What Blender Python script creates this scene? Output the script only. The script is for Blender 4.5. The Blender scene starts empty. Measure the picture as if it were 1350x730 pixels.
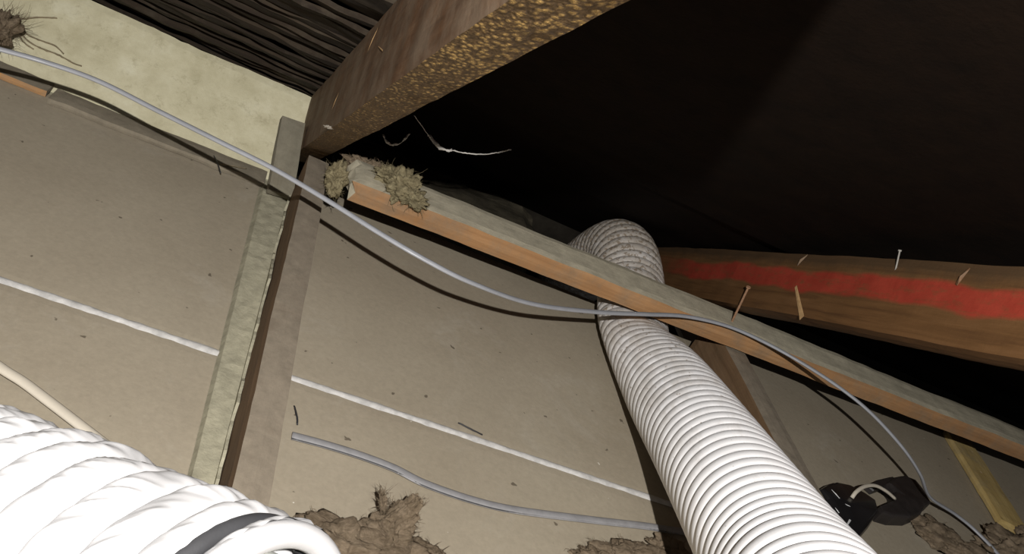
import bpy, bmesh, math, random
from mathutils import Vector, Matrix, noise as mn
random.seed(7)
S = bpy.context.scene
C = S.collection

# ---------------------------------------------------------------- camera, world, light, exposure
F = 1150.0
XW = Vector((0.88066639, -0.09280352, 0.46455809))    # camera right in world
DN = Vector((0.35785041, -0.51227542, -0.78071568))   # camera down in world
FW = Vector((0.31043485, 0.85379236, -0.41793397))    # camera forward in world
EYE = Vector((0, 0, 0.70))
cam_d = bpy.data.cameras.new('camera')
cam = bpy.data.objects.new('camera', cam_d); C.objects.link(cam)
cam_d.sensor_width = 36; cam_d.lens = F / 1350 * 36; cam_d.clip_start = 0.01
M = Matrix((XW, -DN, -FW)).transposed().to_4x4(); M.translation = EYE
cam.matrix_world = M
S.camera = cam
w = bpy.data.worlds.new('loft_dark'); S.world = w; w.use_nodes = True
w.node_tree.nodes['Background'].inputs[0].default_value = (0.9, 0.95, 1.0, 1)
w.node_tree.nodes['Background'].inputs[1].default_value = 0.10
ld = bpy.data.lights.new('torch', 'POINT'); ld.energy = 122; ld.shadow_soft_size = 0.006
ld.color = (1.0, 0.975, 0.94)
lo = bpy.data.objects.new('torch', ld); C.objects.link(lo)
lo.location = EYE + XW * 0.12 - DN * 0.105 - FW * 0.30
S.view_settings.view_transform = 'Standard'; S.view_settings.look = 'None'
S.view_settings.exposure = 0.0; S.view_settings.gamma = 1; S.view_settings.use_curve_mapping = False

def ray(u, v): return XW * (u - 675) / F + DN * (v - 365) / F + FW
def at(u, v, z):                       # point on the level plane z seen at photo pixel u, v
    d = ray(u, v); return EYE + d * ((z - EYE.z) / d.z)
def pd(u, v, d): return EYE + ray(u, v) * d

# ---------------------------------------------------------------- materials
def mat(name): 
    m = bpy.data.materials.new(name); m.use_nodes = True
    nt = m.node_tree; b = nt.nodes['Principled BSDF']
    return m, nt, b
def N(nt, t, **kw):
    n = nt.nodes.new(t)
    for k, v in kw.items():
        if k in n.inputs: n.inputs[k].default_value = v
        else: setattr(n, k, v)
    return n
def noise(nt, vec, scale, detail=6, rough=.6, dist=0):
    n = N(nt, 'ShaderNodeTexNoise', Scale=scale, Detail=detail, Roughness=rough, Distortion=dist)
    nt.links.new(vec, n.inputs['Vector']); return n.outputs['Fac']
def ramp(nt, fac, stops):
    r = nt.nodes.new('ShaderNodeValToRGB'); nt.links.new(fac, r.inputs[0])
    e = r.color_ramp.elements
    while len(e) < len(stops): e.new(.5)
    for i, (p, c) in enumerate(stops):
        e[i].position = p; e[i].color = (*c, 1) if len(c) == 3 else c
    return r.outputs['Color']
def g(v): return (v, v, v)
def mix(nt, fac, a, b, mode='MIX'):
    m = nt.nodes.new('ShaderNodeMix'); m.data_type = 'RGBA'; m.blend_type = mode
    for s, val in ((0, fac), (6, a), (7, b)):
        if hasattr(val, 'links'): nt.links.new(val, m.inputs[s])
        elif s == 0: m.inputs[0].default_value = val
        else: m.inputs[s].default_value = (*val, 1)
    return m.outputs[2]
def math_(nt, op, a, b=0.0):
    m = N(nt, 'ShaderNodeMath', operation=op)
    for i, val in enumerate((a, b)):
        if hasattr(val, 'links'): nt.links.new(val, m.inputs[i])
        else: m.inputs[i].default_value = val
    return m.outputs[0]
def coords(nt, scale=(1, 1, 1), kind='Object'):
    tc = nt.nodes.new('ShaderNodeTexCoord'); mp = nt.nodes.new('ShaderNodeMapping')
    mp.inputs['Scale'].default_value = scale
    nt.links.new(tc.outputs[kind], mp.inputs[0]); return mp.outputs[0]
def bump(nt, b, h, strength, dist=.002):
    bp = N(nt, 'ShaderNodeBump', Strength=strength, Distance=dist)
    nt.links.new(h, bp.inputs['Height']); nt.links.new(bp.outputs[0], b.inputs['Normal']); return bp

def wood(name, dark, mid, light, dust=None, dust_amt=.0, rough=.75, grain=1.0, bs=.5, spots=None):
    m, nt, b = mat(name)
    v = coords(nt, (3, 60 * grain, 60 * grain)); v1 = coords(nt)
    gr = noise(nt, v, 1.6, 5, .6, .6)
    col = ramp(nt, gr, [(.25, dark), (.5, mid), (.8, light)])
    bl = noise(nt, v1, 9, 4, .6)
    col = mix(nt, ramp(nt, bl, [(.3, g(.0)), (.75, g(.55))]), col, dark)
    if dust:
        dn = noise(nt, v1, 16, 8, .7)
        lo_ = max(0, .78 - dust_amt * .8)
        dc = ramp(nt, noise(nt, v1, 45, 7, .75), [(.25, tuple(x * .62 for x in dust)), (.7, dust)])
        col = mix(nt, ramp(nt, dn, [(lo_, g(0)), (min(1, lo_ + .22), g(min(1, .25 + dust_amt)))]), col, dc)
    if spots:
        sp = noise(nt, v1, 55, 3, .5)
        col = mix(nt, ramp(nt, sp, [(.68, g(0)), (.74, g(.8))]), col, spots)
    nt.links.new(col, b.inputs['Base Color']); b.inputs['Roughness'].default_value = rough
    b.inputs['Specular IOR Level'].default_value = .25
    h = mix(nt, .4, gr, noise(nt, v1, 160, 6, .7)); bump(nt, b, h, bs)
    return m
def plain(name, col, rough=.5, var=.15, scale=30, bs=.1, spec=.4):
    m, nt, b = mat(name); v = coords(nt)
    n_ = noise(nt, v, scale, 6, .65)
    c = ramp(nt, n_, [(.3, tuple(x * (1 - var) for x in col)), (.7, tuple(min(1, x * (1 + var)) for x in col))])
    nt.links.new(c, b.inputs['Base Color']); b.inputs['Roughness'].default_value = rough
    b.inputs['Specular IOR Level'].default_value = spec
    bump(nt, b, noise(nt, v, scale * 4, 5, .7), bs); return m

def board_mat():
    m, nt, b = mat('dusty_plasterboard'); v = coords(nt, kind='Object')
    base = ramp(nt, noise(nt, v, 3.2, 5, .6), [(.3, (.315, .268, .198)), (.7, (.375, .325, .245))])
    pale = ramp(nt, noise(nt, v, 5.5, 7, .72, .8), [(.56, g(0)), (.75, g(.42))])
    col = mix(nt, pale, base, (.45, .41, .34))
    sm = ramp(nt, noise(nt, v, 13, 8, .75), [(.62, g(0)), (.78, g(.45))])
    col = mix(nt, sm, col, (.20, .165, .115))
    fine = ramp(nt, noise(nt, v, 130, 5, .7), [(.3, g(.86)), (.7, g(1.0))])
    col = mix(nt, 1.0, col, fine, 'MULTIPLY')
    sp = ramp(nt, noise(nt, v, 62, 2, .4), [(.735, g(0)), (.76, g(.8))])
    col = mix(nt, sp, col, (.09, .07, .05))
    ws = ramp(nt, noise(nt, coords(nt, (1.1, 1.1, 1.1)), 71, 2, .4), [(.80, g(0)), (.815, g(.8))])
    col = mix(nt, ws, col, (.7, .66, .58))
    nt.links.new(col, b.inputs['Base Color']); b.inputs['Roughness'].default_value = .9
    b.inputs['Specular IOR Level'].default_value = .15
    bump(nt, b, noise(nt, v, 90, 7, .7), .25, .0015); return m
M_board = board_mat()
GREY = (.235, .205, .145)
M_timber_top = wood('timber_dusty_top', (.25, .20, .13), (.38, .32, .22), (.46, .40, .29), (.50, .45, .335), .95, .95)
M_timber_side = wood('timber_orange_side', (.24, .125, .055), (.35, .19, .085), (.44, .26, .13), (.24, .18, .12), .4, .85)
M_joist_top = wood('joist_dusty_top', (.12, .090, .063), (.18, .142, .104), (.225, .183, .136), (.255, .213, .16), .7, .95)
M_joist_side = wood('joist_brown_side', (.11, .065, .032), (.165, .10, .053), (.21, .135, .075), (.20, .15, .09), .25, .9)
M_batten = wood('dust_grey_wood', (.10, .085, .06), (.17, .145, .105), (.23, .20, .15), (.22, .20, .15), .6, .95)
M_plate = wood('dull_packer_wood', (.16, .125, .085), (.21, .17, .12), (.30, .24, .17), (.25, .215, .16), .8, .95)
M_plate_edge = wood('orange_packer_edge', (.32, .15, .05), (.43, .22, .08), (.5, .3, .14), (.27, .21, .15), .45, .9)
M_pine = wood('pale_yellow_pine', (.36, .25, .09), (.50, .37, .15), (.60, .46, .21), (.33, .27, .17), .35, .85, spots=(.65, .5, .35))
M_raf_side = wood('rafter_brown_side', (.075, .036, .016), (.135, .066, .030), (.20, .11, .055), (.24, .175, .12), .5, .7)

def resin_glint_mat():
    m, nt, b = mat('rafter_resin_painted_glints'); v = coords(nt); vg = coords(nt, (18, 55, 18))
    saw = noise(nt, vg, 5.5, 4, .6, .7)
    col = ramp(nt, saw, [(.3, (.07, .037, .012)), (.55, (.14, .08, .026)), (.8, (.25, .15, .06))])
    blobs_ = noise(nt, v, 150, 3, .6)
    vo = N(nt, 'ShaderNodeTexVoronoi', Scale=185.0, Randomness=1.0); nt.links.new(coords(nt, (.7, 1.2, 1)), vo.inputs['Vector'])
    blobs = math_(nt, 'ADD', math_(nt, 'MULTIPLY', math_(nt, 'SUBTRACT', .55, vo.outputs['Distance']), .75), math_(nt, 'MULTIPLY', blobs_, .8))
    spread = noise(nt, v, 7, 3, .6)
    tcx = N(nt, 'ShaderNodeSeparateXYZ'); nt.links.new(v, tcx.inputs[0])
    along = math_(nt, 'MULTIPLY', tcx.outputs[0], .22)
    k = math_(nt, 'ADD', math_(nt, 'ADD', blobs, along), math_(nt, 'MULTIPLY', math_(nt, 'SUBTRACT', spread, .5), .35))
    msk = ramp(nt, k, [(.72, g(0)), (.95, g(1))])
    col = mix(nt, msk, col, (.60, .38, .13))  # resin beads, with their bright gold glints painted into the colour
    dusty = ramp(nt, noise(nt, v, 22, 5, .7), [(.66, g(0)), (.76, g(.7))])
    col = mix(nt, dusty, col, (.42, .36, .27))
    nt.links.new(col, b.inputs['Base Color'])
    r_ = ramp(nt, msk, [(0, g(.62)), (1, g(.2))]); nt.links.new(r_, b.inputs['Roughness'])
    b.inputs['Specular IOR Level'].default_value = .5
    h = mix(nt, .55, saw, blobs); bump(nt, b, h, 1.0, .006); return m
M_resin_glints = resin_glint_mat()

def painted_rafter():
    m, nt, b = mat('rafter_with_red_paint'); v = coords(nt); vg = coords(nt, (3, 60, 60))
    gr = noise(nt, vg, 1.6, 5, .6, .6)
    col = ramp(nt, gr, [(.25, (.075, .034, .012)), (.5, (.125, .060, .021)), (.8, (.17, .085, .034))])
    sx = N(nt, 'ShaderNodeSeparateXYZ'); nt.links.new(v, sx.inputs[0])
    wob = math_(nt, 'MULTIPLY', math_(nt, 'SUBTRACT', noise(nt, coords(nt, (1, 0, 0)), 5, 2, .5), .5), .045)
    wob2 = math_(nt, 'MULTIPLY', math_(nt, 'SUBTRACT', noise(nt, coords(nt, (.3, 1, 1)), 50, 5, .7), .5), .007)
    z = math_(nt, 'ADD', math_(nt, 'ADD', sx.outputs[2], wob), wob2)
    c = math_(nt, 'ABSOLUTE', math_(nt, 'SUBTRACT', z, .066))
    wid = math_(nt, 'SUBTRACT', .0195, c)
    band = ramp(nt, math_(nt, 'MULTIPLY', math_(nt, 'ADD', wid, .002), 150), [(0, g(0)), (1, g(1))])
    x0 = ramp(nt, math_(nt, 'ADD', sx.outputs[0], math_(nt, 'MULTIPLY', wob, 3)), [(.10, g(.10)), (.30, g(.9))])
    msk = mix(nt, 1.0, band, x0, 'MULTIPLY')
    wear = ramp(nt, noise(nt, coords(nt, (1, 3, 3)), 30, 6, .7), [(.3, g(.35)), (.5, g(1))])
    msk = mix(nt, 1.0, msk, wear, 'MULTIPLY')
    red = ramp(nt, noise(nt, v, 25, 5, .6), [(.3, (.25, .024, .013)), (.7, (.35, .042, .024))])
    # sooty upper margin of the timber
    soot = ramp(nt, math_(nt, 'ADD', sx.outputs[2], math_(nt, 'MULTIPLY', math_(nt, 'SUBTRACT', noise(nt, v, 30, 6, .7), .5), .03)), [(.084, g(0)), (.102, g(.75))])
    col = mix(nt, soot, col, (.055, .035, .018))
    col = mix(nt, msk, col, red)
    scr = ramp(nt, noise(nt, coords(nt, (8, 30, 3)), 6, 5, .7), [(.70, g(0)), (.76, g(.5))])
    col = mix(nt, scr, col, (.35, .24, .14))
    nt.links.new(col, b.inputs['Base Color']); b.inputs['Roughness'].default_value = .7
    b.inputs['Specular IOR Level'].default_value = .3
    bump(nt, b, mix(nt, .4, gr, noise(nt, v, 140, 6, .7)), .5); return m
M_red = painted_rafter()

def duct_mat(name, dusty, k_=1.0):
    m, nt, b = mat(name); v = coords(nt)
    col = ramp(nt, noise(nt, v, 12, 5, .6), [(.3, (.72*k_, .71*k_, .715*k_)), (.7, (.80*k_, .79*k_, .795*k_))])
    if dusty:
        sx = N(nt, 'ShaderNodeSeparateXYZ'); nt.links.new(v, sx.inputs[0])
        a = math_(nt, 'MULTIPLY', math_(nt, 'SUBTRACT', sx.outputs[1], .80), .55)
        k = math_(nt, 'ADD', noise(nt, coords(nt, (1, .6, 1)), 26, 8, .75), a)
        col = mix(nt, ramp(nt, k, [(.50, g(0)), (.92, g(.8))]), col, (.34, .29, .23))
        sp = ramp(nt, math_(nt, 'ADD', noise(nt, v, 120, 4, .6), math_(nt, 'MULTIPLY', a, .4)), [(.68, g(0)), (.76, g(.8))])
        col = mix(nt, sp, col, (.2, .15, .10))
    nt.links.new(col, b.inputs['Base Color']); b.inputs['Roughness'].default_value = .42
    b.inputs['Specular IOR Level'].default_value = .35
    bump(nt, b, noise(nt, v, 60, 5, .6), .12); return m
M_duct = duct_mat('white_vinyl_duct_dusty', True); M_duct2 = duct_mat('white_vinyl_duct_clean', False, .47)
M_ductin = plain('duct_liner_grey', (.55, .56, .52), .6)
M_wire = plain('dark_wire', (.03, .03, .032), .45)
M_cable = plain('grey_pvc_cable', (.29, .295, .315), .38, .08, 40, .05, .5)
M_cable_dull = plain('dull_grey_cable', (.25, .245, .25), .5, .15, 60)
M_white_cable = plain('cream_white_cable', (.50, .45, .37), .5, .06)
M_tape = plain('white_jointing_line', (.50, .485, .465), .9, .25, 60, .3)
M_foam = None
def foam_mat():
    m, nt, b = mat('cream_foam_board'); v = coords(nt)
    col = ramp(nt, noise(nt, v, 14, 8, .7), [(.3, (.42, .38, .245)), (.55, (.54, .50, .345)), (.75, (.63, .60, .45))])
    st = ramp(nt, noise(nt, v, 30, 9, .82, .3), [(.54, g(0)), (.70, g(.7))])
    col = mix(nt, st, col, (.27, .235, .14))
    nt.links.new(col, b.inputs['Base Color']); b.inputs['Roughness'].default_value = .9
    bump(nt, b, noise(nt, v, 80, 7, .75), .5); return m
M_foam = foam_mat()
M_felt = plain('black_roof_felt', (.0060, .0030, .0014), .9, .35, 25, .4, .08)
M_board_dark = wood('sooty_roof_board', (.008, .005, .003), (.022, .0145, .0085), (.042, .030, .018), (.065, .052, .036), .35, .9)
M_void = plain('dark_masonry', (.02, .017, .013), .95, .4, 20, .5, .1)
M_void_dust = plain('dusty_wall_head', (.05, .043, .03), .95, .6, 14, 1.0, .1)
def wool(name, a, b_):
    m, nt, b = mat(name); v = coords(nt)
    col = ramp(nt, noise(nt, v, 60, 8, .75, 1.0), [(.28, a), (.72, b_)])
    nt.links.new(col, b.inputs['Base Color']); b.inputs['Roughness'].default_value = 1
    b.inputs['Specular IOR Level'].default_value = .05
    bump(nt, b, noise(nt, coords(nt, (1, 2.5, 1)), 150, 8, .8, 1.5), 1.0, .004); return m
M_wool = wool('brown_mineral_wool', (.13, .095, .06), (.36, .28, .195))
M_wool_y = wool('yellow_grey_wool', (.15, .12, .065), (.42, .36, .22))
M_black = plain('glossy_black_plastic', (.012, .011, .012), .28, .3, 20, .1, .5)
M_black_m = plain('dusty_black_plastic', (.022, .018, .017), .5, .4, 30, .3, .4)
M_web = plain('cobweb', (.42, .40, .37), .9)
M_steel_dust = plain('pale_dust', (.24, .21, .17), .95, .3, 200)
M_nail = plain('rusty_nail', (.30, .17, .10), .6, .35, 300)
M_steel = plain('galvanised_nail', (.25, .235, .21), .4, .2, 200)
M_splint = plain('pale_split_wood', (.48, .30, .14), .8, .2, 100)
M_root = plain('dry_fibre', (.20, .16, .10), .9, .3, 80)
M_highlight = plain('white_painted_highlight', (.75, .75, .75), .5)

# ---------------------------------------------------------------- builders
def link(name, me, m=None, parent=None):
    o = bpy.data.objects.new(name, me); C.objects.link(o)
    if m is not None:
        for q in (m if isinstance(m, (list, tuple)) else [m]): me.materials.append(q)
    if parent is not None: o.parent = parent; 
    return o
def tag(o, label=None, cat=None, group=None, kind=None):
    if label: o['label'] = label
    if cat: o['category'] = cat
    if group: o['group'] = group
    if kind: o['kind'] = kind
    return o
def empty(name, loc=(0, 0, 0)):
    o = bpy.data.objects.new(name, None); C.objects.link(o); o.location = loc; o.empty_display_size = .02; return o
def mesh(vs, fs, smooth=False, mi=None):
    me = bpy.data.meshes.new('m'); me.from_pydata([tuple(v) for v in vs], [], fs)
    if smooth: me.polygons.foreach_set('use_smooth', [True] * len(me.polygons))
    if mi: me.polygons.foreach_set('material_index', mi)
    me.update(); return me
def rough_box(L, T, H, seg=.02, amp=.0006, freq=30, seed=0, bev=.0015, warp=None, mats=None):
    """box x:0..L, y:-T/2..T/2, z:0..H, sides cut into a fine lattice and knocked about. mats: index by (top,bottom,-y,+y,ends)"""
    nx = max(2, int(L / seg)); ny = max(2, int(T / .015)); nz = max(2, int(H / .015))
    bm = bmesh.new(); vd = {}
    def V(i, j, k):
        key = (i, j, k)
        if key not in vd:
            x = L * i / nx; y = T * (j / ny - .5); z = H * k / nz
            e = (j in (0, ny)) + (k in (0, nz)) + (i in (0, nx))
            if e >= 2:
                y -= math.copysign(bev, y) if j in (0, ny) else 0
                z += (bev if k == 0 else -bev) if k in (0, nz) else 0
                x += (bev if i == 0 else -bev) if i in (0, nx) else 0
            p = Vector((x, y, z)); q = p * freq + Vector((seed * 7.1, seed * 3.3, seed))
            p += mn.noise_vector(q) * amp + mn.noise_vector(q * .15) * amp * 2
            if warp: p = warp(p)
            vd[key] = bm.verts.new(p)
        return vd[key]
    def quad(a, b, c, d, mi):
        f = bm.faces.new([V(*a), V(*b), V(*c), V(*d)]); f.material_index = mi
    mt = mats or (0, 0, 0, 0, 0)
    for i in range(nx):
        for j in range(ny):
            quad((i, j, nz), (i+1, j, nz), (i+1, j+1, nz), (i, j+1, nz), mt[0])
            quad((i, j, 0), (i, j+1, 0), (i+1, j+1, 0), (i+1, j, 0), mt[1])
        for k in range(nz):
            quad((i, 0, k), (i+1, 0, k), (i+1, 0, k+1), (i, 0, k+1), mt[2])
            quad((i, ny, k), (i, ny, k+1), (i+1, ny, k+1), (i+1, ny, k), mt[3])
    for j in range(ny):
        for k in range(nz):
            quad((0, j, k), (0, j, k+1), (0, j+1, k+1), (0, j+1, k), mt[4])
            quad((nx, j, k), (nx, j+1, k), (nx, j+1, k+1), (nx, j, k+1), mt[4])
    me = bpy.data.meshes.new('timber'); bm.to_mesh(me); bm.free(); return me
def frame_mat(origin, dx, up=Vector((0, 0, 1))):
    x = Vector(dx).normalized(); y = Vector(up).cross(x).normalized(); z = x.cross(y)
    m = Matrix((x, y, z)).transposed().to_4x4(); m.translation = Vector(origin); return m
def catmull(P, n):
    P = [Vector(p) for p in P]; Q = [P[0] * 2 - P[1]] + P + [P[-1] * 2 - P[-2]]; out = []
    for i in range(1, len(Q) - 2):
        for k in range(n):
            t = k / n; a, b, c, d = Q[i-1], Q[i], Q[i+1], Q[i+2]
            out.append(.5 * ((2*b) + (c-a)*t + (2*a-5*b+4*c-d)*t*t + (3*b-a-3*c+d)*t**3))
    out.append(P[-1]); return out
def resample(P, step):
    d = [0]
    for a, b in zip(P, P[1:]): d.append(d[-1] + (b - a).length)
    n = max(2, int(round(d[-1] / step))); out = []; j = 0
    for i in range(n + 1):
        s = d[-1] * i / n
        while j < len(d) - 2 and d[j+1] < s: j += 1
        t = (s - d[j]) / max(1e-9, d[j+1] - d[j]); out.append(P[j].lerp(P[j+1], min(1, t)))
    return out, d[-1]
def tube(P, rad, seg=10, flat=1.0, caps=True, ref=Vector((0, 0, 1)), closed=False):
    """rad: number or f(i, n, angle) ; flat: height factor"""
    n = len(P); vs = []; fs = []
    for i, p in enumerate(P):
        t = (P[min(i+1, n-1)] - P[max(i-1, 0)]).normalized()
        s = t.cross(ref)
        if s.length < 1e-4: s = t.cross(Vector((0, 1, 0)))
        s.normalize(); u = s.cross(t)
        for k in range(seg):
            a = 2 * math.pi * k / seg
            r = rad(i, n, a) if callable(rad) else rad
            fl = flat(i, n) if callable(flat) else flat
            vs.append(p + s * math.cos(a) * r + u * math.sin(a) * r * fl)
    for i in range(n - 1):
        for k in range(seg):
            a = i*seg+k; b = i*seg+(k+1) % seg
            fs.append((a, b, b+seg, a+seg))
    if caps: fs.append(tuple(range(seg))[::-1]); fs.append(tuple(range((n-1)*seg, n*seg)))
    return vs, fs
def cable(name, pts, r, m, flat=1.0, parent=None, seg=12, step=.006):
    P, _ = resample(catmull(pts, 12), step)
    vs, fs = tube(P, r, seg, flat); return link(name, mesh(vs, fs, True), m, parent)
def prism(out2d, z0, z1, bev=.003, bulge=0):
    """outline given as world points (x,y) lifted to z0..z1 with a rounded rim"""
    n = len(out2d); c = Vector((sum(p[0] for p in out2d)/n, sum(p[1] for p in out2d)/n))
    P = [Vector((p[0], p[1])) for p in out2d]
    rings = [(0, z0), (0, z1 - bev), (bev*.35, z1 - bev*.3), (bev, z1)]
    vs = []; fs = []
    for ins, z in rings:
        for p in P:
            d = (c - p); q = p + d.normalized() * min(ins, d.length*.8); vs.append((q.x, q.y, z))
    for r in range(3):
        for i in range(n): fs.append((r*n+i, r*n+(i+1) % n, (r+1)*n+(i+1) % n, (r+1)*n+i))
    vs.append((c.x, c.y, z1 + bulge))
    for i in range(n): fs.append((3*n+i, 3*n+(i+1) % n, 4*n))
    fs.append(tuple(range(n))[::-1])
    me = mesh(vs, fs)
    bm = bmesh.new(); bm.from_mesh(me); bmesh.ops.recalc_face_normals(bm, faces=bm.faces); bm.to_mesh(me); bm.free()
    return me
def lump(center, size, seed, amp=.35, freq=2.2, sub=5, flatten=True, ax=None, fluff=0, flen=.02):
    bm = bmesh.new(); bmesh.ops.create_icosphere(bm, subdivisions=sub, radius=1)
    cz = Vector(center)
    for v in bm.verts:
        d = v.co.normalized(); q = d * freq + Vector((seed * 11.3, seed * 5.7, seed))
        r = 1 + amp * mn.noise(q) * 1.6 + amp * .6 * mn.noise(q * 3.1) + amp * .22 * mn.noise(q * 7) + amp * .07 * mn.noise(q * 17)
        p = Vector((d.x * size[0], d.y * size[1], d.z * size[2])) * r
        if ax: p = ax @ p
        v.co = cz + p
        if flatten and v.co.z < .001: v.co.z = .001
    vs = [v.co.copy() for v in bm.verts]; ns = [v.normal.copy() for v in bm.verts]
    rnd = random.Random(seed)
    base = [tuple(v.co) for v in bm.verts]; faces = [tuple(v.index for v in f.verts) for f in bm.faces]
    for _ in range(fluff):
        i = rnd.randrange(len(vs)); p = vs[i]
        if flatten and p.z < .004: continue
        dr = (p - cz).normalized() + Vector([rnd.uniform(-1, 1) for _ in range(3)]) * .8; dr.normalize()
        L = flen * rnd.uniform(.3, 1); k = rnd.uniform(.00015, .0004)
        q = p + dr * L * .5 + Vector([rnd.uniform(-1, 1) for _ in range(3)]) * L * .3
        e = q + (dr + Vector([rnd.uniform(-1, 1) for _ in range(3)]) * .8) * L * .5
        s = dr.cross(Vector((.3, .5, .8))).normalized() * k; u = dr.cross(s).normalized() * k
        b0 = len(base)
        for c, f_ in ((p, 1), (q, .8), (e, .3)):
            for a in (s, u, -s - u): base.append(tuple(c + a * f_))
        for r_ in (0, 3):
            for a in range(3): faces.append((b0+r_+a, b0+r_+(a+1) % 3, b0+r_+3+(a+1) % 3, b0+r_+3+a))
    bm.free()
    return mesh(base, faces, True)

# ---------------------------------------------------------------- the setting
# floor of plasterboard sheets (the ceiling below, seen from the loft)
def slab(x0, x1, y0, y1, z0, z1, m, name, parent=None):
    me = rough_box(x1-x0, y1-y0, z1-z0, .05, 0, bev=.0006)
    if parent is None:
        o = link(name, me, m); o.matrix_world = Matrix.Translation(((x0), (y0+y1)/2, z0)); return o
    o = link(name, me, m, parent); o.location = (x0, (y0+y1)/2, z0); return o
fl = link('floor', mesh([(-2, -1.2, -.03), (3.2, -1.2, -.03), (3.2, 1.42, -.03), (-2, 1.42, -.03),
                         (-2, -1.2, -.0135), (3.2, -1.2, -.0135), (3.2, 1.42, -.0135), (-2, 1.42, -.0135)],
                        [(3, 2, 1, 0), (4, 5, 6, 7), (0, 1, 5, 4), (1, 2, 6, 5), (2, 3, 7, 6), (3, 0, 4, 7)]), M_void)
fl['kind'] = 'structure'
def flat_sheet(x0, x1, y0, y1, k):
    me = rough_box(x1-x0, y1-y0, .0125, .06, 0, bev=.0008)
    o = link('plasterboard_sheet', me, M_board, fl); o.location = (x0, (y0+y1)/2, -.0125); return o
for k, (x0, x1) in enumerate(((-1.9, .098), (.100, .934), (.936, 3.1))):
    flat_sheet(x0, x1, -1.1, .9135, k); flat_sheet(x0, x1, .9155, (1.415, 1.47, 1.66)[k], k)
def joint_line(x0, x1, seed):
    n = int((x1 - x0) / .004); vs = []; fs = []
    for i in range(n + 1):
        x = x0 + (x1 - x0) * i / n
        wv = .0062 + .0016 * mn.noise(Vector((x * 18, seed, 0))) + .0012 * mn.noise(Vector((x * 70, seed, 3)))
        c = .916 + .002 * mn.noise(Vector((x * 3, seed, 9))) + (x - .05) * .002
        for k, (dy, z) in enumerate(((-1, .0), (-.55, .0016), (0, .0024), (.55, .0016), (1, .0))):
            vs.append((x, c + dy * wv, z + (.0006 * mn.noise(Vector((x * 90, dy, seed))) if 0 < k < 4 else 0)))
    for i in range(n):
        for k in range(4): fs.append((i*5+k, (i+1)*5+k, (i+1)*5+k+1, i*5+k+1))
    return link('joint_tape', mesh(vs, fs, True), M_tape, fl)
joint_line(-1.9, .052, 1); joint_line(.137, .908, 2)

# roof: felt plane over the rafters, and the eaves void
PIT = .5187; TZ = .205
def roofz(y): return TZ + (1.45 - y) * math.tan(PIT)
def roof_patch(name, x0, x1, y0, y1, m, off=0, amp=.006, step=.03):
    nx = int((x1-x0)/step); ny = int((y1-y0)/step); vs = []; fs = []
    for i in range(nx+1):
        for j in range(ny+1):
            x = x0+(x1-x0)*i/nx; y = y0+(y1-y0)*j/ny
            sag = amp * mn.noise(Vector((x*2.2, y*5, 4))) + amp*.5*mn.noise(Vector((x*7, y*13, 1)))
            # the felt laps here: a drooping edge running across the slope
            lap = -.012 * math.exp(-((y - 1.30 - .05*math.sin(x*2.1) ) / .02)**2)
            vs.append((x, y, roofz(y) + off + abs(sag) + .002 - lap * -1 * (m is M_felt)))
    for i in range(nx):
        for j in range(ny):
            a = i*(ny+1)+j; fs.append((a, a+1, a+ny+2, a+ny+1))
    o = link(name, mesh(vs, fs, True), m); o['kind'] = 'structure'; return o
ceil = roof_patch('ceiling', -1.9, 3.1, -1.0, 2.15, M_felt, .042)
void = slab(-1.9, 3.1, 1.43, 2.15, -.36, -.33, M_void, 'floor_eaves'); void['kind'] = 'structure'
wb = slab(-1.9, 3.1, 2.10, 2.15, -.33, -.12, M_void, 'wall_back'); wb['kind'] = 'structure'
wh = link('wall_eaves', rough_box(.485, .18, .295, .03, .009, 22, 44, .012), M_void_dust); wh.location = (.16, 1.81, -.335); wh['kind'] = 'structure'

# sooty boards under the roof covering, left bay
rb = empty('roof_boarding', (0, 1.5, roofz(1.5))); rb['kind'] = 'structure'
slope = Vector((0, -math.cos(PIT), math.sin(PIT)))
nrm = Vector((0, math.sin(PIT), math.cos(PIT)))
s = -.42; k = 0
rr = random.Random(5)
while s < .86:
    wd = rr.choice((.034, .042, .05, .058, .066)); th = rr.uniform(.007, .013)
    tilt = rr.uniform(.02, .20)
    def wp(p, kk=k):
        q = p.copy(); q.z += .007*mn.noise(Vector((p.x*4, kk*3.1, 0))) + .005*mn.noise(Vector((p.x*17, p.y*30, kk)))
        q.y += .010*mn.noise(Vector((p.x*3.3, kk*9.7, 2))) + .005*mn.noise(Vector((p.x*22, kk, 5))); return q
    me = rough_box(2.0, wd, th, .012, .0011, 40, k, .001, wp)
    o = link('roof_board', me, M_board_dark, rb)
    org = Vector((-1.88, 1.45, TZ)) + slope * (s + wd/2) - nrm * (.004 + rr.uniform(0, .006))
    mm = frame_mat(org, (1, 0, 0), (nrm * math.cos(tilt) + slope * math.sin(tilt)))
    o.matrix_parent_inverse = Matrix(); o.matrix_world = mm
    o.matrix_local = Matrix.Translation(-rb.location) @ mm
    s += wd * rr.uniform(.74, 1.02); k += 1

# ---------------------------------------------------------------- joists
def joist(x_far, x_near, y_far, y_near, h, T, label, mats, seed):
    a = Vector((x_near, y_near, .0005)); b = Vector((x_far, y_far, .0005)); L = (b - a).length
    me = rough_box(L, T, h, .02, .0009, 30, seed, .0018, mats=(0, 1, 1, 1, 0))
    o = link('ceiling_joist', me, mats); o.matrix_world = frame_mat(a, b - a)
    tag(o, label, 'joist', 'ceiling joists'); return o
joist(.0985, .131, 1.368, -1.0, .0995, .039, 'dusty ceiling joist standing below the foot of the big overhead rafter', [M_joist_top, M_joist_side], 1)
joist(.936, .936, 1.40, -1.0, .0995, .05, 'brown ceiling joist running beside the right flank of the dusty white duct', [M_joist_top, M_joist_side], 2)

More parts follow.
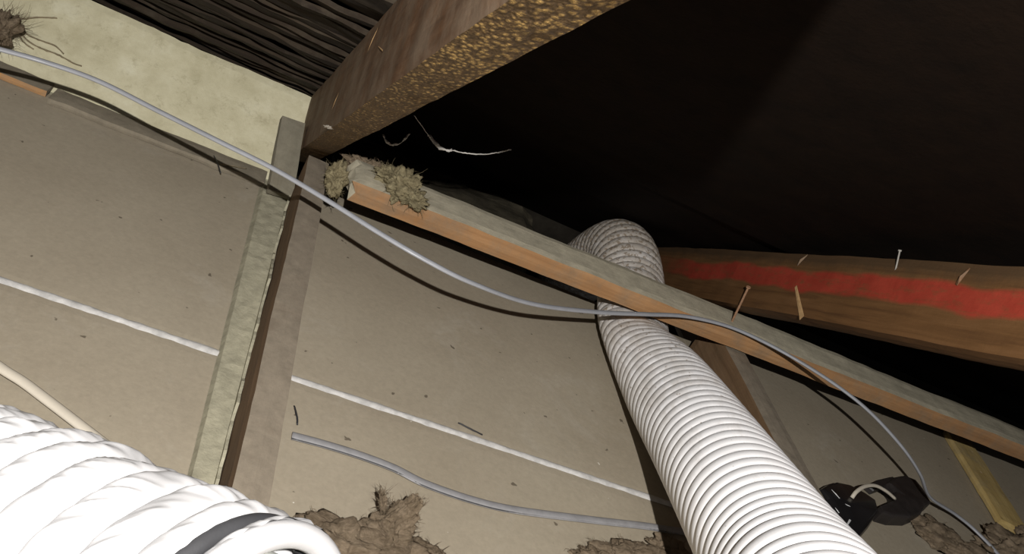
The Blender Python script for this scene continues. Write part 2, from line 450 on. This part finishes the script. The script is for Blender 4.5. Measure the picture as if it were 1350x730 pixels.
# cross timber resting on the joists
A = Vector((.138, 1.2525, .1015)); Bp = Vector((2.3, 1.353, .1015))
dX = (Bp - A).normalized(); dYv = Vector((-dX.y, dX.x, 0)); TW = .088
def twarp(p):
    q = p.copy()
    if p.x < .03:      # broken, ragged left end
        k_ = (1 - p.x / .03); q.x += k_ * (.018 * mn.noise(Vector((p.y * 60, p.z * 40, 1))) + .012)
    q.z += .0015 * mn.noise(Vector((p.x * 12, p.y * 20, 0))) * (p.z / .038)
    return q
me = rough_box((Bp - A).length, TW, .038, .014, .0011, 26, 3, .002, twarp, (0, 1, 1, 1, 0))
tb = link('cross_timber', me, [M_timber_top, M_timber_side]); tb.matrix_world = frame_mat(A + dYv * TW/2, dX)
tag(tb, 'long cross timber, dusty on top and orange on its front, lying over the joists', 'timber')

# pale pine offcut under the right end of the cross timber
q = [at(1240, 572, .02), at(1288, 572, .02), at(1362, 690, .02), at(1318, 699, .02)]
c0 = (q[0] + q[1]) / 2; c1 = (q[2] + q[3]) / 2; c0.z = c1.z = .001
me = rough_box((c1 - c0).length, .078, .0185, .015, .0009, 30, 8, .0015)
o = link('pine_offcut', me, M_pine); o.matrix_world = frame_mat(c0, c1 - c0)
tag(o, 'pale yellow pine offcut under the right end of the cross timber', 'offcut')

# ---------------------------------------------------------------- rafters
D1 = Vector((.01962987, -.86826027, .49572045)); S1 = Vector((-.99335231, -.07318719, -.08885281)); N1 = Vector((-.11342776, .49068089, .863925))
P1 = Vector((.11404263, 1.40140038, .09716391))        # lower right arris at the foot
raf = empty('rafter', P1); tag(raf, 'big overhead rafter with a resin-beaded underside and painted glints, rising to the top edge', 'rafter', 'roof rafters')
def rafter_mesh(L, T, H, seed, warp=None, mats=(0, 1, 0, 0, 0)):
    return rough_box(L, T, H, .012, .0009, 24, seed, .0012, warp, mats)
st = -.30
me = rafter_mesh(1.75, .045, .1084, 4)
o = link('rafter_beam', me, [M_raf_side, M_resin_glints], raf)
mm = Matrix((D1, S1 * -1, N1)).transposed().to_4x4()
mm.translation = P1 + D1 * st + S1 * .0225
if mm.to_3x3().determinant() < 0:
    mm = Matrix((D1, S1, N1)).transposed().to_4x4(); mm.translation = P1 + D1 * st + S1 * .0225
o.matrix_local = Matrix.Translation(-P1) @ mm
def on_r1(s_, t_, h_): return P1 + D1 * s_ + S1 * t_ + N1 * h_    # along, across (0..0.045), up
def r1part(name, me, m): 
    o = link(name, me, m, raf); o.matrix_local = Matrix.Translation(-P1); return o
def sliver(a, b, wdt, up, th=.0008):
    a, b, up = Vector(a), Vector(b), Vector(up).normalized(); d = b - a; sd = d.cross(up).normalized() * wdt / 2; m_ = a.lerp(b, .55)
    vs = [a - sd * .45, b - sd * .9, b + sd * .7, a + sd * .35]; vs = [v + up * .0002 for v in vs] + [m_ + up * th]
    return mesh(vs, [(0, 1, 4), (1, 2, 4), (2, 3, 4), (3, 0, 4), (3, 2, 1, 0)])
for s_, h_, l_, hh in ((.52, .072, .035, .02), (.60, .062, .04, -.012), (.30, .03, .03, .02)):
    r1part('splinter', sliver(on_r1(s_, .0455, h_), on_r1(s_ + l_, .0455, h_ + hh), .0022, S1), M_splint)['label'] = 'pale raised splinter'
for s_, t_, h_, sd in ((.33, .046, .002, 1),):
    r1part('dust_fluff', lump(on_r1(s_, t_, h_), (.0045, .0025, .002), sd, .9, 2, 4, False), M_steel_dust)['label'] = 'small tuft of pale dust'

az2, x2, h2, pi2, dz2 = -.1159, .8636, .100, .4784, .0048
D2 = Vector((math.sin(az2)*math.cos(pi2), -math.cos(az2)*math.cos(pi2), math.sin(pi2)))
S2 = D2.cross(Vector((0, 0, 1))).normalized()
if S2.x > 0: S2 = -S2
N2 = S2.cross(D2); N2 = N2 if N2.z > 0 else -N2
KS = 1.16
T2 = EYE + (Vector((x2, 1.45, .19 + dz2)) - EYE) * KS; h2 *= KS
raf2 = empty('rafter', T2); tag(raf2, 'brown rafter with a faded red paint stripe, right of the duct', 'rafter', 'roof rafters')
o2 = link('rafter_beam', rough_box(2.2, .05 * KS, h2, .012, .001, 24, 6, .0025), M_red, raf2)
Yv = N2.cross(D2)
mm = Matrix((D2, Yv, N2)).transposed().to_4x4(); mm.translation = T2 + D2 * -.20 + S2 * .025 * KS - N2 * h2
o2.matrix_local = Matrix.Translation(-T2) @ mm
def on_r2(u, v, lift=.0016):         # point on the left face of the second rafter seen at u, v
    d = ray(u, v); pn = S2; p0 = T2 + S2 * .05 * KS
    return EYE + d * ((p0 - EYE).dot(pn) / d.dot(pn)) + pn * lift
def r2part(name, me, m):
    o = link(name, me, m, raf2); o.matrix_local = Matrix.Translation(-T2); return o
r2part('splinter', sliver(on_r2(1050, 378), on_r2(1058, 420), .014, S2), M_splint)['label'] = 'pale flat splinter below the stripe'
r2part('splinter', sliver(on_r2(1280, 354), on_r2(1262, 376), .006, S2, .004), M_raf_side)
r2part('splinter', sliver(on_r2(1066, 336), on_r2(1052, 350), .005, S2, .004), M_raf_side)
def nail(p, q, r, m, name='nail', parent=None):
    d = (q - p).normalized(); L = (q - p).length
    P = [p, p + d * r * 2.5, p + d * L * .5, q - d * .0022, q - d * .002, q]
    def rad(i, n, a): return (r*.2, r, r, r, r*2.1, r*2.0)[i]
    vs, fs = tube(P, rad, 10, 1, True, Vector((.3, 1, .2))); return link(name, mesh(vs, fs), m, parent)
o = nail(on_r2(1177, 361, -.003), on_r2(1194, 333, .010), .0012, M_steel)
tag(o, 'thin bright nail sticking out of the top of the red-striped rafter', 'nail', 'loose nails')
for v in o.data.vertices: pass
nb = at(963, 428, .132); nd = min((on_r2(987, 378) - EYE).dot(FW) - .02, (nb - EYE).dot(FW) - .05)
o = nail(nb, pd(987, 378, nd), .0021, M_nail)
tag(o, 'rusty nail standing up out of the dusty cross timber', 'nail', 'loose nails')

# ---------------------------------------------------------------- foam board, packers, dust-caked strip, short batten
fo = empty('foam_board', (-.8, 1.62, 0.0)); tag(fo, 'cream foam insulation board filling the eaves at upper left', 'insulation board')
def fwarp(p):
    q = p.copy(); q.y += .006 * mn.noise(Vector((p.x * 9, 1, 0))) + .002 * mn.noise(Vector((p.x * 60, p.y*20, 0))); return q
me = rough_box(1.93, .19, .03, .012, .0012, 22, 12, .002, fwarp)
o = link('foam_slab', me, M_foam, fo)
fa, fb = Vector((0, 1.419, .001)), Vector((0, 1.565, .12))
o.matrix_local = Matrix.Translation((-1.06, (fa.y + fb.y) / 2 - 1.62 + .019, (fa.z + fb.z) / 2 - .023)) @ Matrix.Rotation(math.atan2(fb.z - fa.z, fb.y - fa.y), 4, 'X')
c = [((-.9, -.318), 0), ((-.316, .037), 1)]
for (x0, x1), sd in c:
    me = rough_box(x1 - x0 - .004, .046, .012, .012, .0012, 35, 20 + sd, .001,
                   lambda p, sd=sd: Vector((p.x, p.y + .004 * mn.noise(Vector((p.x * 14, sd * 5, 0))), p.z)), (0, 1, 1, 1, 0))
    o = link('wood_packer', me, [M_plate, M_plate_edge if sd == 0 else M_plate])
    o.matrix_world = frame_mat((x0, 1.398 - (.004 if sd == 0 else 0), .0008), (1, .018 * (1 if sd else 2.2), 0))
    tag(o, ('thin wood packer with an orange front edge, at the far left below the foam' if sd == 0 else
            'long dusty wood packer below the foam board, left of the joist'), 'packer', 'wood packers along the foam board')
# dust-caked strip hugging the joist
n = 170; vs = []; fs = []; cols = 9
for i in range(n + 1):
    t = i / n; y = -.4 + 1.80 * t
    xl = .0585 + (.026 - .0585) * max(0, (y - .7)) / .72 + .0008 * mn.noise(Vector((y * 20, 0, 5)))
    xr = .1045 - .0137 * (y + 1.0) - .0015 + .0
    xj = .131 - .01372 * (y + 1.0) - .0222
    rag = .016 + .022 * mn.noise(Vector((y * 9, 3, 0))) + .007 * mn.noise(Vector((y * 38, 8, 0))) + .004 * mn.noise(Vector((y * 120, 8, 0)))
    for k in range(cols):
        f_ = k / (cols - 1)
        x = xl + (xj + .0 - xl) * f_
        z = .0005 if k == 0 else .009 + .0014 * mn.noise(Vector((x * 90, y * 60, 0)))
        vs.append((x, y, z))
    vs.append((xj - .0018, y, .012 + max(0.002, rag))); vs.append((xj + .0016, y, .0125 + max(0.002, rag)))
cc = cols + 2
for i in range(n):
    for k in range(cc - 1): fs.append((i*cc+k, i*cc+k+1, (i+1)*cc+k+1, (i+1)*cc+k))
fs.append(tuple(range(cc))); 
M_strip = plain('caked_dust', (.34, .315, .23), .95, .22, 40, .6, .1)
o = link('dust_fillet', mesh(vs, fs, False), M_strip)
tag(o, 'ragged greenish-grey fillet of caked dust along the left foot of the joist', 'dust fillet')
a = at(365, 262, .012); b = at(384, 163, .098)
a.z = .0135
me = rough_box((b - a).length, .044, .018, .012, .0012, 30, 31, .0015)
o = link('short_batten', me, M_batten); o.matrix_world = frame_mat(a, b - a)
tag(o, 'short grey dusty batten end overlapping the foam board beside the rafter foot', 'batten')

# ---------------------------------------------------------------- ducts
def duct(name, pts, r0, pitch, amp, label, m, seg=112, sub=12, flatf=None, wrink=0.0, group=None, ref=Vector((0, 0, 1)), sharp=.42):
    root = empty(name, pts[0]); tag(root, label, 'duct', group)
    P, L = resample(catmull(pts, 24), pitch / sub)
    n = len(P)
    def rad(i, nn, a):
        ph = (i / sub + a / (2 * math.pi) * 1.0) % 1.0       # helical wire
        w_ = abs(math.sin(math.pi * ph)) ** sharp
        turn = i / sub + a / (2 * math.pi)
        r = r0 + amp * (w_ - .7)
        if wrink:
            q = Vector((math.cos(a) * 2.4, math.sin(a) * 2.4, math.floor(turn) * 3.7 ))
            f_ = max(0, mn.noise(q + Vector((0, 0, ph * 1.2)))) * 1.2 + abs(mn.noise(q * 3.0 + Vector((ph*2, 0, 0)))) * .8
            r -= wrink * f_ * math.sin(math.pi * ph)
        return r
    fl_ = (lambda i, nn: flatf(i / (nn - 1))) if flatf else 1.0
    vs, fs = tube(P, rad, seg, fl_, False, ref)
    # end ring turned inward to the liner
    o = link('duct_sleeve', mesh(vs, fs, True), m, root); o.location = -Vector(pts[0])
    vi, fi = tube(P, r0 - amp * 1.1, 48, fl_, False, ref)
    o = link('duct_liner', mesh(vi, [f[::-1] for f in fi], True), M_ductin, root); o.location = -Vector(pts[0])
    o['label'] = 'grey inside of the duct'
    return root, P
small = [at(826, 372, .02) + Vector((0, .28, -.30)), at(826, 372, .02) + Vector((0, .255, -.17)), at(827, 360, .045) + Vector((0, .10, -.005)), at(832, 385, .047), at(838, 440, .050),
         at(880, 510, .088), at(932, 590, .149), at(1020, 730, .237), at(1075, 815, .29), at(1140, 930, .33),
         at(1240, 1120, .33)]
root, PS = duct('flexible_duct', small, .073, .0228, .0055,
     'dust-speckled white flexible duct passing under the cross timber into the eaves', M_duct,
     flatf=lambda t: 1 - .36 * math.exp(-((t - TSQ) / .11) ** 2) if True else 1, group='white flexible ducts') if False else (None, None)
# where the duct is squeezed beneath the timber
P_, L_ = resample(catmull(small, 24), .002)
ty = min(range(len(P_)), key=lambda i: abs(P_[i].y - 1.325)) / len(P_)
TSQ = ty
root, PS = duct('flexible_duct', small, .073, .0228, .0055,
     'dust-speckled white flexible duct passing under the cross timber into the eaves', M_duct,
     flatf=lambda t: 1 - .42 * math.exp(-((t - TSQ) / .085) ** 2), group='white flexible ducts')
e1 = pd(-80, 735, .42); e2 = pd(300, 934, .345)
dd = (e2 - e1)
big = [e1 - dd * 1.0 + Vector((-.12, .03, -.10)), e1 - dd * .5 + Vector((-.03, .01, -.02)), e1, e1 + dd * .5 + Vector((0, 0, .002)), e2]
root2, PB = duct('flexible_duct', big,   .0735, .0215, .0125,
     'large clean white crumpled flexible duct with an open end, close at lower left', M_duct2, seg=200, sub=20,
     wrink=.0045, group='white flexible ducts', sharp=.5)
# rim of the open end and the black band one turn back
def ring(P, idx, r, rt, name, m, root, label=None, arc=(0, 2*math.pi), flat=1):
    t = (P[min(idx+1, len(P)-1)] - P[idx-1]).normalized(); s_ = t.cross(Vector((0, 0, 1))).normalized(); u = s_.cross(t)
    Q = [P[idx] + (s_ * math.cos(a) + u * math.sin(a)) * r for a in [arc[0] + (arc[1]-arc[0]) * i / 120 for i in range(121)]]
    vs, fs = tube(Q, rt, 12, flat, True, t); o = link(name, mesh(vs, fs, True), m, root); o.location = -root.location
    if label: o['label'] = label
    return o
ring(PB, len(PB)-1, .0700, .0058, 'end_ring', M_duct2, root2, 'thick white rolled rim of the open end')
ring(PB, len(PB)-14, .0700, .0042, 'wire_band', M_wire, root2, 'dark wire band behind the rim')

# ---------------------------------------------------------------- cables
cm = [(-60, 50, .165), (0, 65, .165), (60, 82, .165), (130, 107, .17), (210, 147, .175), (290, 187, .185), (360, 222, .19), (430, 263, .195), (500, 307, .20),
      (560, 342, .20), (620, 372, .19), (700, 400, .16), (785, 411, .142), (850, 414, .142), (905, 417, .145), (960, 430, .150), (1010, 452, .153),
      (1060, 480, .158), (1110, 513, .158), (1150, 546, .152), (1190, 590, .13), (1213, 625, .095), (1226, 655, .05), (1260, 678, .028),
      (1290, 703, .022), (1330, 748, .02), (1400, 850, .02)]
o = cable('electric_cable', [at(u, v, z) for u, v, z in cm], .0047, M_cable, .62)
tag(o, 'long light grey cable slung across the whole view in front of the timbers', 'cable', 'electric cables')
cl = [(360, 566, .006), (385, 574, .006), (430, 586, .007), (475, 600, .008), (520, 617, .007), (560, 637, .006), (620, 658, .006), (680, 672, .006), (780, 685, .006), (850, 693, .006), (890, 699, .006), (960, 706, .006)]
root_c = empty('electric_cable', at(385, 574, 0)); tag(root_c, 'dull flat grey cable lying on the plasterboard below the white joint line', 'cable', 'electric cables')
P_ = [at(u, v, z) for u, v, z in cl[1:]]
o = cable('cable_sheath', P_, .0064, M_cable_dull, .42, root_c); o.location = -root_c.location
Pr, _ = resample(catmull([p + Vector((0, -.0050, .0004)) for p in P_], 12), .008)  # thin dark line along the near edge of the sheath
o = link('cable_edge', mesh(*tube(Pr, .0012, 6), True), M_wire, root_c); o.location = -root_c.location; o['label'] = 'dark edge of the sheath'
cw = [(-60, 440, .02), (0, 484, .02), (30, 503, .02), (62, 527, .02), (100, 556, .02), (135, 583, .018), (190, 625, .012), (250, 690, .008)]
o = cable('electric_cable', [at(u, v, z) for u, v, z in cw], .0062, M_white_cable, .6)
tag(o, 'flat cream-white cable disappearing under the large duct at far left', 'cable', 'electric cables')

# ---------------------------------------------------------------- black connector shells on the right
def outl(pts, z): return [tuple(at(u, v, z).xy) for u, v in pts]
bx = empty('connector_shell', at(1125, 672, 0)); tag(bx, 'glossy black angular plastic shell with painted white highlights, right of the dusty duct', 'connector', 'black connector shells')
me = prism(outl([(1083, 642), (1092, 636), (1104, 633), (1122, 637), (1142, 648), (1156, 658), (1160, 672), (1148, 692), (1128, 716), (1117, 703), (1110, 690), (1104, 672), (1094, 655)], .03), .001, .030, .008, .004)
o = link('shell_body', me, M_black, bx); o.location = -bx.location
for a_, b_, w_ in (((1096, 645), (1107, 657), .0035), ((1114, 664), (1124, 670), .003), ((1101, 669), (1106, 676), .004), ((1115, 695), (1121, 685), .0045)):  # white gloss highlights painted on as small slivers
    o = link('painted_highlight', sliver(at(*a_, .0325), at(*b_, .0325), w_, (0, 0, 1), .0012), M_highlight, bx); o.location = -bx.location; o['label'] = 'painted white highlight'
b2 = empty('connector_shell', at(1195, 655, 0)); tag(b2, 'dull black rounded plastic shell at the end of the grey cable', 'connector', 'black connector shells')
me = prism(outl([(1172, 634), (1182, 627), (1194, 625), (1208, 631), (1218, 643), (1229, 661), (1221, 666), (1217, 674), (1202, 680), (1180, 679), (1164, 674), (1160, 667), (1176, 665), (1183, 657), (1181, 646)], .028), .001, .028, .007, .004)
o = link('shell_body', me, M_black_m, b2); o.location = -b2.location
o = link('shell_lip', prism(outl([(1145, 638), (1158, 631), (1178, 627), (1184, 632), (1178, 640), (1164, 641), (1153, 645)], .018), .004, .017, .004, 0), M_black_m, b2); o.location = -b2.location
o = cable('wire_tail', [at(u, v, z) for u, v, z in ((1123, 656, .034), (1129, 648, .044), (1140, 641, .050), (1154, 640, .050), (1168, 647, .044), (1180, 657, .034))], .0036, M_white_cable, .8, b2)
o.location = -b2.location; o['label'] = 'short pale wire looping over to the angular shell'

# ---------------------------------------------------------------- tufts of mineral wool
def tuft(label, lumps, m, fluff=150, flen=.012):
    c0 = Vector(lumps[0][0]).copy(); c0.z = 0
    bm = bmesh.new()
    for (c_, sz, sd, amp, rot) in lumps:
        me = lump(c_, sz, sd, amp, 2.2, 5, c_[2] < .12, Matrix.Rotation(rot[0], 3, rot[1]) if rot else None, fluff, flen)
        bm.from_mesh(me); bpy.data.meshes.remove(me)
    bmesh.ops.translate(bm, verts=bm.verts, vec=-c0)
    me = bpy.data.meshes.new('wool'); bm.to_mesh(me); bm.free()
    me.polygons.foreach_set('use_smooth', [True] * len(me.polygons))
    o = link('insulation_tuft', me, m); o.location = c0; tag(o, label, 'insulation', 'tufts of mineral wool'); return o
tuft('brown mineral wool clump with an upright lobe, beside the open end of the large duct',
     [(at(470, 722, .010), (.070, .034, .020), 3, .30, None), (at(512, 708, .015), (.028, .022, .026), 5, .30, None),
      (at(527, 684, .040), (.0155, .012, .036), 8, .20, (.15, 'Y')), (at(505, 664, .045), (.004, .004, .017), 9, .4, (-.45, 'Y')),
      (at(440, 728, .012), (.045, .034, .026), 10, .30, None), (at(560, 735, .002), (.03, .02, .01), 11, .3, None)], M_wool)
tuft('low brown wool mound on the plasterboard, left of the foot of the dusty duct',
     [(at(840, 742, .008), (.060, .030, .020), 13, .3, None), (at(880, 724, .006), (.03, .02, .012), 14, .35, None), (at(785, 738, .004), (.03, .018, .010), 15, .35, None)], M_wool)
tuft('dark brown wool heap at the bottom right corner',
     [(at(1345, 735, .01), (.10, .05, .035), 17, .4, None), (at(1395, 735, .01), (.10, .06, .05), 18, .4, None)], M_wool)
tuft('thin brown wool scrap beside the dull black shell',
     [(at(1235, 705, .004), (.055, .040, .016), 16, .3, None), (at(1282, 735, .004), (.06, .03, .016), 19, .3, None)], M_wool)
tuft('yellowish wool tuft lying on the left end of the cross timber',
     [(at(530, 246, .152), (.026, .024, .024), 21, .4, None), (at(545, 262, .148), (.022, .018, .010), 22, .6, None), (at(512, 232, .148), (.018, .015, .014), 28, .6, None)], M_wool_y, 220)
tuft('small grey wool tuft wedged between the joist end and the cross timber',
     [(at(443, 236, .128), (.015, .020, .026), 23, .35, None)], M_wool_y, 160)
tuft('ragged grey wool scrap behind the left end of the cross timber',
     [(at(480, 222, .12), (.025, .018, .014), 25, .6, None), (at(500, 226, .125), (.015, .012, .012), 26, .6, None)], M_wool, 160)
tuft('hanging grey-brown fibre bundle on the foam at the far top left corner',
     [(at(4, 40, .07), (.016, .04, .022), 27, .45, None)], M_wool, 260, .03)
def strands(name, paths, r, m, label, cat, z=None):
    P0 = paths[0][0]; root = empty(name, P0); tag(root, label, cat)
    for pts in paths:
        o = cable('strand', pts, r, m, 1, root, 6, .004)
        for v in o.data.vertices: v.co += mn.noise_vector(v.co * 220) * r * .9
        o.location = -P0
    return root
def foam_pt(u, v):
    d = ray(u, v); n_ = (fb - fa).cross(Vector((1, 0, 0))).normalized(); n_ = n_ if n_.z > 0 else -n_
    return EYE + d * ((fa - EYE).dot(n_) / d.dot(n_)) + n_ * .003
strands('dry_root', [[foam_pt(u, v) for u, v in p] for p in
    (((14, 22), (22, 30), (36, 46), (52, 54), (72, 61), (84, 72)), ((18, 28), (30, 48), (48, 62), (78, 74), (96, 84), (108, 88)), ((20, 24), (32, 26), (50, 24), (75, 25)), ((24, 40), (30, 55), (44, 66)))],
    .0012, M_root, 'dry brown rootlets trailing over the cream foam board', 'fibre')
def web(label, paths, fuzz):
    P0 = paths[0][0]; root = empty('cobweb', P0); tag(root, label, 'cobweb', 'cobwebs')
    for pts, r in paths:
        o = cable('thread', pts, r, M_web, 1, root, 6, .003)
        for v in o.data.vertices: v.co += mn.noise_vector(v.co * 300) * r * 1.2
        o.location = -Vector(P0 if not isinstance(P0, tuple) else P0)
    return root
def web2(label, paths):
    P0 = paths[0][0][0]; root = empty('cobweb', P0); tag(root, label, 'cobweb', 'cobwebs')
    for pts, r in paths:
        o = cable('thread', pts, r, M_web, 1, root, 6, .003)
        for v in o.data.vertices: v.co += mn.noise_vector(v.co * 260) * r * 1.6
        o.location = -P0
web2('dusty cobweb strand dangling from the underside of the big rafter',
     [([pd(u, v, 1.15 + i * .02) for i, (u, v) in enumerate(((546, 152), (556, 166), (566, 180)))], .0005),
      ([pd(u, v, 1.2) for u, v in ((566, 178), (574, 188), (584, 197), (596, 198))], .0022),
      ([pd(u, v, 1.2) for u, v in ((596, 198), (615, 202), (640, 203), (660, 200), (674, 197))], .0008)])
web2('short curled cobweb near the rafter foot',
     [([pd(u, v, 1.25) for u, v in ((505, 178), (511, 188), (520, 191), (531, 186), (540, 176))], .0015)])

# ---------------------------------------------------------------- loose debris
def chip(u0, v0, u1, v1, r, z, m, label, name='twig'):
    a_, b_ = at(u0, v0, z), at(u1, v1, z); m_ = (a_ + b_) / 2 + Vector((.001, -.003, .002))
    o = cable(name, [a_, m_, b_], r, m, .7, None, 6, .003)
    for v in o.data.vertices: v.co += mn.noise_vector(v.co * 200) * r * .4
    tag(o, label, 'debris', 'loose debris'); return o
chip(604, 557, 636, 573, .0013, .0022, M_wire, 'thin dark twig lying just above the white joint line')
chip(282, 205, 291, 228, .0012, .016, M_wire, 'tiny black sliver on the packer below the grey cable')
chip(290, 216, 325, 222, .0010, .016, M_root, 'thin brown fibre beside the tiny black sliver')
chip(388, 535, 392, 560, .0012, .004, M_wire, 'small dark fibre standing at the foot of the joist by the dull cable')
